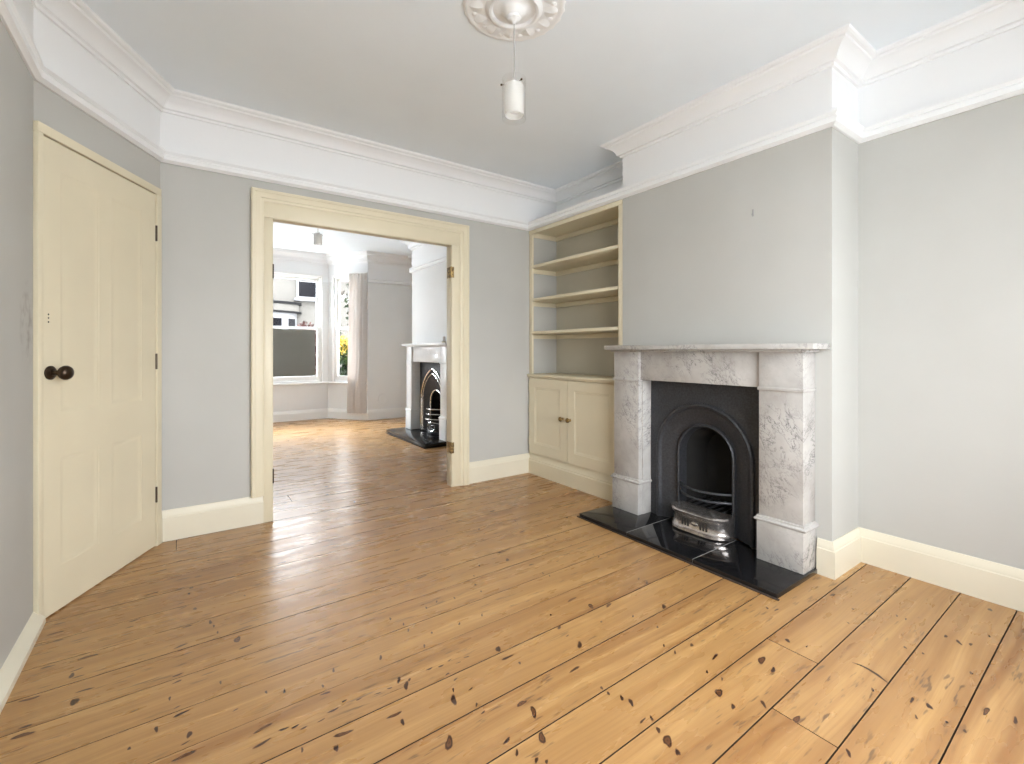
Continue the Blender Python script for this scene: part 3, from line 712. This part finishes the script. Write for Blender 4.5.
# ------------------------------------------------------------------ ceiling roses and pendants
def rose(cx, cy, z, R, label, nm='ceiling_rose'):
    k = R/.225
    b = MB(); prof = [(.225, 0), (.224, -.004), (.216, -.009), (.206, -.009), (.200, -.008), (.190, -.007), (.160, -.009), (.128, -.012), (.120, -.020), (.110, -.026), (.100, -.024), (.094, -.014), (.080, -.012), (.060, -.016), (.050, -.024), (.044, -.034), (.030, -.042), (.012, -.046), (0, -.047)]
    n = 72; rings = []
    for r, h in prof:
        ring = []
        for i in range(n):
            a = 2*PI*i/n; w = 1.0
            if r > .21: w = 1+.018*math.cos(24*a)
            ring.append((cx+max(r*k, 1e-4)*w*math.cos(a), cy+max(r*k, 1e-4)*w*math.sin(a), z-.0005+h*k))
        rings.append(ring)
    b.loops(rings, True, True, True)
    o = b.build(nm, M['white'], base=(cx, cy, z)); tag(o, label, 'ceiling rose')
    lf = MB()      # acanthus leaves on the ring
    for i in range(12):
        a0 = 2*PI*i/12; rings = []
        for j in range(7):
            t_ = j/6; r = (.130+.066*t_)*k; w = (.034*math.sin(PI*(.16+.74*t_))+.004)*k; h = (.004+.008*math.sin(PI*t_)**.8)*k
            row = []
            for q, hh in ((-1, .2), (-.55, .8), (-.15, .72), (0, 1), (.15, .72), (.55, .8), (1, .2)):
                a = a0+q*w/r; row.append((cx+r*math.cos(a), cy+r*math.sin(a), z-.006*k-h*hh))
            rings.append(row)
        lf.loops(rings, False)
        a1 = a0+PI/12      # small bud between leaves
        lf.lathe([(0, 0), (.010*k, .002*k), (.012*k, .005*k), (.008*k, .008*k), (0, .009*k)], (cx+.178*k*math.cos(a1), cy+.178*k*math.sin(a1), z-.006*k), 8, d=(0, 0, -1))
    lf.build('acanthus_leaves', M['white'], o)
rose(1.203, 1.678, CZ, .225, 'large white plaster ceiling rose with leaf ring in the near room')
rose(1.27, 5.60, CZ2, .225, 'white plaster ceiling rose in the far room')
def pendant(cx, cy, zc, zt, zb, r, label):
    root = thing('pendant_light', label, 'lamp', (cx, cy, zc), 0, 'glass cylinder pendants')
    b = MB(); b.lathe([(0, 0), (.032, 0), (.030, -.012), (.012, -.022), (.006, -.030), (0, -.030)], (cx, cy, zc), 24); b.build('ceiling_cup', M['white'], root)
    b = MB(); b.tube([(cx, cy, zc-.02), (cx+.001, cy, (zc+zt)/2), (cx, cy, zt-.02)], .0022, 8); b.build('flex', M['flex'], root)['label'] = 'thin grey flex'
    b = MB(); b.lathe([(0, .012), (.010, .010), (.015, 0), (.016, -.034), (.022, -.036), (.022, -.044), (0, -.044)], (cx, cy, zt-.018), 20); b.build('lamp_holder', M['white'], root)
    b = MB(); b.lathe([(.012, 0), (.014, -.012), (.026, -.04), (.030, -.062), (.024, -.082), (.008, -.092), (0, -.093)], (cx, cy, zt-.060), 20); b.build('bulb', M['frost'], root)
    b = MB()
    b.loops([[(cx+rr*math.cos(2*PI*i/40), cy+rr*math.sin(2*PI*i/40), z) for i in range(40)] for rr, z in ((r, zt), (r, zb+.012*0), (r-.003, zb), (r-.003, zt), (r, zt))], True)
    so = b.build('glass_shade', M['shade_glass'], root)
    b = MB(); ri = r*.80
    b.loops([[(cx+rr*math.cos(2*PI*i/32), cy+rr*math.sin(2*PI*i/32), z) for i in range(32)] for rr, z in ((ri, zt-.03), (ri, zb+.018), (ri-.003, zb+.018), (ri-.003, zt-.03), (ri, zt-.03))], True)
    b.build('frosted_inner_tube', M['frost'], root)
    for a in (.5, 2.6, 4.7):
        b = MB(); b.lathe([(0, 0), (.0035, .001), (.005, .005), (.0035, .009), (0, .010)], (cx+(r-.002)*math.cos(a), cy+(r-.002)*math.sin(a), zt-.028), 10, d=(math.cos(a), math.sin(a), 0)); b.tube([(cx+.015*math.cos(a), cy+.015*math.sin(a), zt-.028), (cx+r*math.cos(a), cy+r*math.sin(a), zt-.028)], .0014, 6)
        b.build('fixing_screw', M['bronze'], root)
pendant(1.203, 1.678, CZ-.046, 2.335, 2.155, .053, 'glass cylinder pendant lamp hanging from the rose nearest the camera')
pendant(1.27, 5.60, CZ2-.046, 2.49, 2.32, .056, 'glass cylinder pendant lamp hanging in the far room, seen through the opening')

# picture hook on the chimney breast
b = MB(); b.box(XC-.003, XC-.0002, 1.361, 1.371, 1.895, 1.935, .001); b.tube([(XC-.003, 1.366, 1.900), (XC-.012, 1.366, 1.898), (XC-.013, 1.366, 1.908)], .0018, 6)
tag(b.build('picture_hook', M['flex'], base=(XC, 1.366, 1.9)), 'small grey picture hook left on the wall above the marble mantel', 'hook')

# ------------------------------------------------------------------ far fireplace
def fire_far():
    root = thing('fireplace', 'white marble fireplace with pointed arch iron insert in the far room', 'fireplace', (F2X, 5.565, .055))
    surround(root, F2X, 4.96, 6.17, .170, 2.572, .985, 1.200, M['marble_white'], False, (2.525, 4.90, 6.235), .33)
    for ya, yb in ((5.118, 5.132), (5.998, 6.012)):
        b = MB(); b.box(2.60, 2.73, ya, yb, .056, .984, .002); b.build('slip', M['marble_white'], root)
    cy, zs, N = 5.565, .44, 24
    b = MB(); A = arch(cy, .365, zs, 2.690, .056, N, .35)
    b.loops([rect_match(cy, 5.112, 6.018, .984, 2.700, .056, A, zs), A, arch(cy, .362, zs, 2.680, .056, N, .35), arch(cy, .335, zs, 2.680, .056, N, .35), arch(cy, .33, zs, 2.692, .056, N, .35), arch(cy, .20, zs+.01, 2.74, .056, N, .0), arch(cy, .165, zs+.01, 2.75, .056, N)], False)
    b.build('cast_iron_insert', M['iron'], root)
    b = MB(); b.loops([arch(cy, .165, zs+.01, 2.75, .056, N), arch(cy, .14, zs, 2.94, .056, N)], False)
    vs = [b.bm.verts.new(p) for p in arch(cy, .14, zs, 2.94, .056, N)]; b.bm.faces.new(vs); b.box(2.7, 2.97, cy-.18, cy+.18, .0556, .058)
    b.build('firebox', M['soot'], root)
    for w, pt, r in ((.350, .35, .011), (.302, .35, .006), (.178, 0, .008)):
        b = MB(); b.tube(arch(cy, w, zs, 2.680 if pt else 2.735, .058, N, pt), r, 8); b.build('arch_trim', M['chrome'], root)['label'] = 'bright polished arch trim'
    for z, dp, r in ((.375, .115, .011), (.31, .125, .009), (.245, .135, .013)):
        b = MB(); n = 14; b.tube([(2.735-dp*(1-(2*i/n-1)**2), cy-.19+.38*i/n, z) for i in range(n+1)], r, 8); b.build('grate_bar', M['chrome'], root)['label'] = 'bright polished grate bar'
    b = MB(); n = 16
    b.loops([[(2.735-.10*(1-(2*i/n-1)**2)+o, cy-.175+.35*i/n, z) for i in range(n+1)] for o, z in ((-.02, .057), (-.02, .075), (.004, .09), (.012, .15), (-.01, .225), (-.005, .235))], False)
    fo = b.build('ashpan_fret', M['iron'], root)
    b = MB()
    for s in (-1, 1):
        pts = [(2.735-.10*(1-(q/.175)**2)-.006, cy+s*q, z) for q, z in ((.02, .10), (.06, .09), (.10, .12), (.085, .17), (.05, .165), (.045, .135), (.075, .13))]; b.tube(pts, .006, 6)
        b.tube([(2.735-.10*(1-(q/.175)**2)-.008, cy+s*q, z) for q, z in ((.0, .20), (.05, .205), (.10, .20), (.15, .19))], .006, 6)
    b.build('fret_scroll', M['chrome'], fo)
    h = thing('hearth', 'thick polished black hearth slab in front of the white far fireplace', 'hearth', (2.5, 5.6, 0))
    b = MB(); b.box(2.30, F2X-.001, 4.965, 6.235, .0, .055, .003); b.build('granite_slab', M['granite'], h)
    b = MB(); b.box(2.288, 2.299, 4.955, 6.24, .0005, .012, .002); b.build('edge_strip', M['gap'], h)
fire_far()
o = thing('candle', 'small white pillar candle on tan dish at the near end of the far mantel', 'candle', (2.585, 5.06, 1.2305))
b = MB(); b.lathe([(0, 0), (.020, 0), (.030, .010), (.032, .014), (.024, .012), (0, .010)], (2.585, 5.06, 1.2305), 20); b.build('dish', M['cream'], o)
b = MB(); b.lathe([(0, .010), (.019, .010), (.019, .068), (.016, .072), (.004, .070), (0, .070)], (2.585, 5.06, 1.2305), 20); b.tube([(2.585, 5.06, 1.299), (2.586, 5.06, 1.309)], .001, 5); b.build('wax', M['white'], o)
# round blanking plate on the far wall
b = MB(); b.lathe([(0, 0), (.085, 0), (.084, .006), (.074, .010), (.066, .006), (.060, .006), (0, .007)], (2.745, YF, .335), 32, d=(0, -1, 0))
tag(b.build('vent_cover', M['wall_far'], base=(2.745, YF, .335)), 'round painted vent cover low on the wall beside the far fireplace', 'vent cover')
o = thing('wall_socket', 'small white socket on the bay return behind the curtain hem', 'socket', (2.455, 7.62, .26))
def sock():
    d = (Vector(BAY[1])-Vector(BAY[0])).normalized(); n = Vector((-d.y, d.x)); p = Vector(BAY[0])+d*.045
    b = MB(); q = [p-d*.035, p+d*.035, p+d*.035+n*.012, p-d*.035+n*.012]; b.prism([(v.x, v.y) for v in q], .22, .30); b.build('face_plate', M['gloss_white'], o)
sock()

# ------------------------------------------------------------------ curtain
def curtain():
    root = thing('curtain', 'long off white pleated curtain drawn to the side of the bay', 'curtain', (2.36, 7.66, .12))
    P0, P1 = Vector((2.255, 7.805)), Vector((2.462, 7.535)); d = P1-P0; L = d.length; d.normalize(); n = Vector((-d.y, d.x))*-1
    b = MB(); NU, NV = 96, 26; zt, zb = 2.394, .115; front, back = [], []
    for j in range(NV+1):
        t_ = j/NV; z = zt+(zb-zt)*t_; amp = .012+.038*min(1, t_*7); sp = 1+.10*t_; sh = -.045*t_
        rf, rb = [], []
        for i in range(NU+1):
            u = i/NU; ph = 2*PI*5.5*u+.5*math.sin(6*u+1.5*t_)
            off = amp*math.sin(ph)+.010*math.sin(2*PI*2.2*u+2)*t_
            q = P0+d*(u*L*sp+sh+.004*math.sin(ph*2)*t_)-n*(off)
            q2 = q+n*.003
            rf.append((q.x, q.y, z)); rb.append((q2.x, q2.y, z))
        front.append(rf); back.append(rb)
    b.loops(front, False); b.loops(back, False)
    b.loops([front[0], back[0]], False); b.loops([front[-1], back[-1]], False)
    b.loops([[r[0] for r in front], [r[0] for r in back]], False); b.loops([[r[-1] for r in front], [r[-1] for r in back]], False)
    b.build('drape', M['cloth'], root, angle=60)
    b = MB()
    for k in range(6):
        q = P0+d*(L*(k+.5)/6)-n*.012; b.tube([(q.x, q.y, 2.325), (q.x, q.y, 2.36), (q.x, q.y, 2.390)], [.006, .011, .016], 8)
    b.build('pinch_pleat', M['cloth'], root)
    p0 = P0-d*.02; p1 = P1+d*.01
    b = MB(); b.tube([(p0.x-n.x*.0, p0.y, 2.408), (p1.x, p1.y, 2.408)], .009, 10)
    tag(b.build('curtain_track', M['gloss_white'], base=(p0.x, p0.y, 2.408)), 'slim white curtain track under the bay head', 'curtain track')
curtain()

# ------------------------------------------------------------------ street outside
GZ = -.35
def foliage(b, c, rad, n, size, r_, top=None):
    for _ in range(n):
        while True:
            p = Vector((r_.uniform(-1, 1), r_.uniform(-1, 1), r_.uniform(-1, 1)))
            if .35 < p.length < 1: break
        q = Vector((c[0]+p.x*rad[0], c[1]+p.y*rad[1], c[2]+p.z*rad[2]))
        a = Vector((r_.uniform(-1, 1), r_.uniform(-1, 1), r_.uniform(-1, 1))).normalized(); e = a.orthogonal().normalized(); s = size*r_.uniform(.6, 1.3)
        v = [b.bm.verts.new(q+w) for w in (a*s, e*s*.5, -a*s, -e*s*.5)]; f = b.bm.faces.new(v); f.material_index = b.mi
def street():
    b = MB(); b.box(-30, 40, -30, 45, GZ-.2, GZ); struct(b.build('ground', M['paving']), 'street and gardens outside', 'ground')
    h = thing('house', 'cream rendered house across the street, seen through the bay window', 'house', (4, 19, GZ))
    b = MB(); b.box(-2, 9, 18.0, 24, GZ, 4.0); b.build('front_wall', M['render'], h)
    b = MB(); b.loops([[(-2.2, 17.7, 4.0), (9.2, 17.7, 4.0), (9.2, 24.2, 4.0), (-2.2, 24.2, 4.0)], [(-2.2, 20.9, 4.7), (9.2, 20.9, 4.7), (9.2, 21.1, 4.7), (-2.2, 21.1, 4.7)]], True, True, True); b.build('roof', M['slate'], h)
    def win(xa, xb, za, zb, y, fw=.07):
        b = MB(); b.box(xa-fw, xa, y-.05, y+.05, za-fw, zb+fw); b.box(xb, xb+fw, y-.05, y+.05, za-fw, zb+fw); b.box(xa, xb, y-.05, y+.05, zb, zb+fw); b.box(xa, xb, y-.05, y+.05, za-fw, za); b.box(xa, xb, y-.03, y+.03, zb-.11, zb-.07)
        b.box(xa-.16, xb+.16, y-.16, y+.02, za-fw-.09, za-fw)
        w = b.build('window', M['house_white'], h); b = MB(); b.box(xa, xb, y-.02, y+.02, za, zb); b.build('pane', M['dark_glass'], w)
    win(3.42, 4.25, 3.08, 3.72, 17.98)
    win(5.9, 6.8, 2.98, 3.7, 17.98)
    win(-.8, .0, 2.98, 3.7, 17.98)
    # curved bay with two dark lead edges
    def curve(dx, n=16): return [(1.75+dx*math.cos(PI*i/n), 18.02-.75*dx/1.7*math.sin(PI*i/n)) for i in range(n+1)]
    b = MB(); b.prism(curve(1.62)[::-1], GZ, 2.45); b.build('bay', M['house_white'], h)
    b = MB(); b.prism(curve(1.70)[::-1], 2.51, 2.75); b.build('bay_parapet', M['render'], h)
    for za, zb, r in ((2.45, 2.51, 1.78), (2.75, 2.83, 1.78)):
        b = MB(); b.prism(curve(r)[::-1], za, zb); b.build('bay_flashing', M['lead'], h)
    for a0, a1 in ((.56, .82), (.24, .42)):
        b = MB(); n = 4; pts = [(1.75+1.635*math.cos(PI*(a0+(a1-a0)*i/n)*.5), 18.02-.75*1.635/1.7*math.sin(PI*(a0+(a1-a0)*i/n)*.5)) for i in range(n+1)]
        inn = [(1.75+(x-1.75)*.97, 18.02+(y-18.02)*.97) for x, y in pts]
        b.prism(pts+inn[::-1], 1.2, 2.25); b.build('bay_window', M['dark_glass'], h)
    r_ = random.Random(11)
    o = thing('bush', 'red brown bush in front of the cream house across the street', 'bush', (3.2, 16.2, GZ))
    b = MB(); foliage(b, (3.30, 16.2, 1.0), (.50, .45, 1.12), 1100, .08, r_); b.build('foliage', M['red_leaf'], o); b = MB(); b.tube([(3.22, 16.2, GZ), (3.2, 16.2, .6)], .05, 7); b.build('stem', M['bark'], o)
    o = thing('tree', 'dark evergreen tree outside the narrow angled bay window', 'tree', (5.2, 14, GZ))
    b = MB(); foliage(b, (5.3, 14.2, 2.6), (1.25, 1.2, 2.2), 2600, .12, r_); b.build('foliage', M['leaf'], o); b = MB(); b.tube([(5.3, 14.2, GZ), (5.3, 14.2, 1), (5.35, 14.2, 3)], [.16, .13, .05], 8); b.build('trunk', M['bark'], o)
    o = thing('tree', 'slender dark leaning bare tree outside the narrow angled bay window', 'tree', (3.5, 14, GZ))
    b = MB(); b.tube([(3.46, 14, GZ), (3.52, 14, 1.2), (3.58, 14, 2.0), (3.66, 14, 2.5), (3.80, 14, 2.78), (3.92, 14, 2.9)], [.10, .09, .07, .07, .06, .02], 8); b.build('trunk', M['bark'], o)
    b = MB(); foliage(b, (3.66, 14, 1.75), (.16, .2, .3), 60, .07, r_); b.build('foliage', M['leaf'], o)
    o = thing('shrub', 'leafy shrub with yellow flowers below the narrow angled bay window', 'shrub', (3.2, 11.2, GZ))
    b = MB(); foliage(b, (3.22, 11.2, .35), (.62, .5, .72), 1500, .07, r_); b.build('foliage', M['leaf'], o)
    b = MB(); foliage(b, (3.20, 11.1, 1.24), (.34, .3, .26), 420, .055, r_); b.build('flowers', M['yellow'], o)['label'] = 'yellow flowers'
    b = MB(); foliage(b, (3.24, 11.2, 1.12), (.4, .35, .34), 420, .06, r_); b.build('upper_foliage', M['leaf2'], o)
    b = MB(); b.tube([(3.2, 11.2, GZ), (3.22, 11.2, .5)], .05, 7); b.build('stem', M['bark'], o)
    o = thing('reflection_screen', 'unseen dark leafy screen added outside the bay for the window reflection', 'reflection_screen', (-5, 9.5, GZ))  # added out of view so the narrow bay window reflects something dark
    b = MB(); b.box(-5.4, -4.2, 6.0, 13.0, GZ, 2.6, .15); foliage(b, (-4.8, 9.5, 1.1), (.85, 3.7, 1.9), 1500, .10, r_); b.build('foliage', M['leaf'], o)
    o = thing('drainpipe', 'thin dark drainpipe outside the narrow angled bay window', 'drainpipe', (3.36, 13, GZ))
    b = MB(); b.tube([(3.36, 13.2, GZ), (3.36, 13.2, 4.1)], .055, 10); b.build('pipe', M['lead'], o)
    b = MB(); b.box(3.30, 3.42, 13.14, 13.26, 1.55, 1.62); b.build('bracket', M['lead'], o)
street()

# ------------------------------------------------------------------ daylight and camera
w = bpy.data.worlds.new('sky'); sc.world = w; w.use_nodes = True
bg = w.node_tree.nodes['Background']; bg.inputs[0].default_value = (.94, .97, 1.0, 1); bg.inputs[1].default_value = 11.0

def daylight(name, loc, target, sx, sy, power, col=(.84, .92, 1.0)):
    l = bpy.data.lights.new(name, 'AREA'); l.shape = 'RECTANGLE'; l.size = sx; l.size_y = sy; l.energy = power; l.color = col
    o = bpy.data.objects.new(name, l); COL.objects.link(o); o.location = loc
    o.rotation_euler = (Vector(target)-Vector(loc)).to_track_quat('-Z', 'Y').to_euler()
daylight('garden_daylight', (1.2, -1.5, 1.1), (1.2, 2.0, 1.6), 2.4, 2.2, 14)
daylight('street_daylight', (1.27, 9.5, 3.7), (1.27, 7.0, 0.7), 3.0, 1.2, 1100, (.74, .88, 1.0))
daylight('far_room_fill', (-.9, 9.1, .35), (1.7, 6.3, 2.74), 1.3, 1.0, 230, (.84, .93, 1.0))  # added fill lamp, aimed up to brighten the far ceiling and walls
daylight('side_daylight', (-1.0, 9.2, 3.3), (2.4, 6.4, .9), 1.0, 1.2, 330)
def portal(name, loc, target, sx, sy):
    l = bpy.data.lights.new(name, 'AREA'); l.shape = 'RECTANGLE'; l.size = sx; l.size_y = sy; l.cycles.is_portal = True
    o = bpy.data.objects.new(name, l); COL.objects.link(o); o.location = loc; o.rotation_euler = (Vector(target)-Vector(loc)).to_track_quat('-Z', 'Y').to_euler()
portal('garden_window_portal', (1.25, YR-.16, 1.38), (1.25, 2, 1.38), 2.2, 1.95)
portal('bay_window_portal', (1.27, 8.40, 1.5), (1.27, 7, 1.5), 1.5, 1.8)

H, F = 1.13, 466.0
cam = bpy.data.cameras.new('camera'); co = bpy.data.objects.new('camera', cam); COL.objects.link(co)
th = math.atan2(331, 466)
co.location = (0, 0, H); co.rotation_euler = (PI/2, 0, -th)
cam.sensor_fit = 'HORIZONTAL'; cam.sensor_width = 36; cam.lens = 36*F/1024
cam.shift_x = 0; cam.shift_y = -(382-351)/1024
cam.clip_start = .02; cam.clip_end = 200
sc.camera = co
sc.cycles.use_denoising = True
sc.cycles.max_bounces = 14; sc.cycles.diffuse_bounces = 8; sc.cycles.glossy_bounces = 5; sc.cycles.transparent_max_bounces = 16
sc.cycles.sample_clamp_indirect = 8
vs = sc.view_settings; vs.view_transform = 'Standard'; vs.look = 'None'; vs.exposure = 0.36; vs.gamma = 1; vs.use_curve_mapping = False
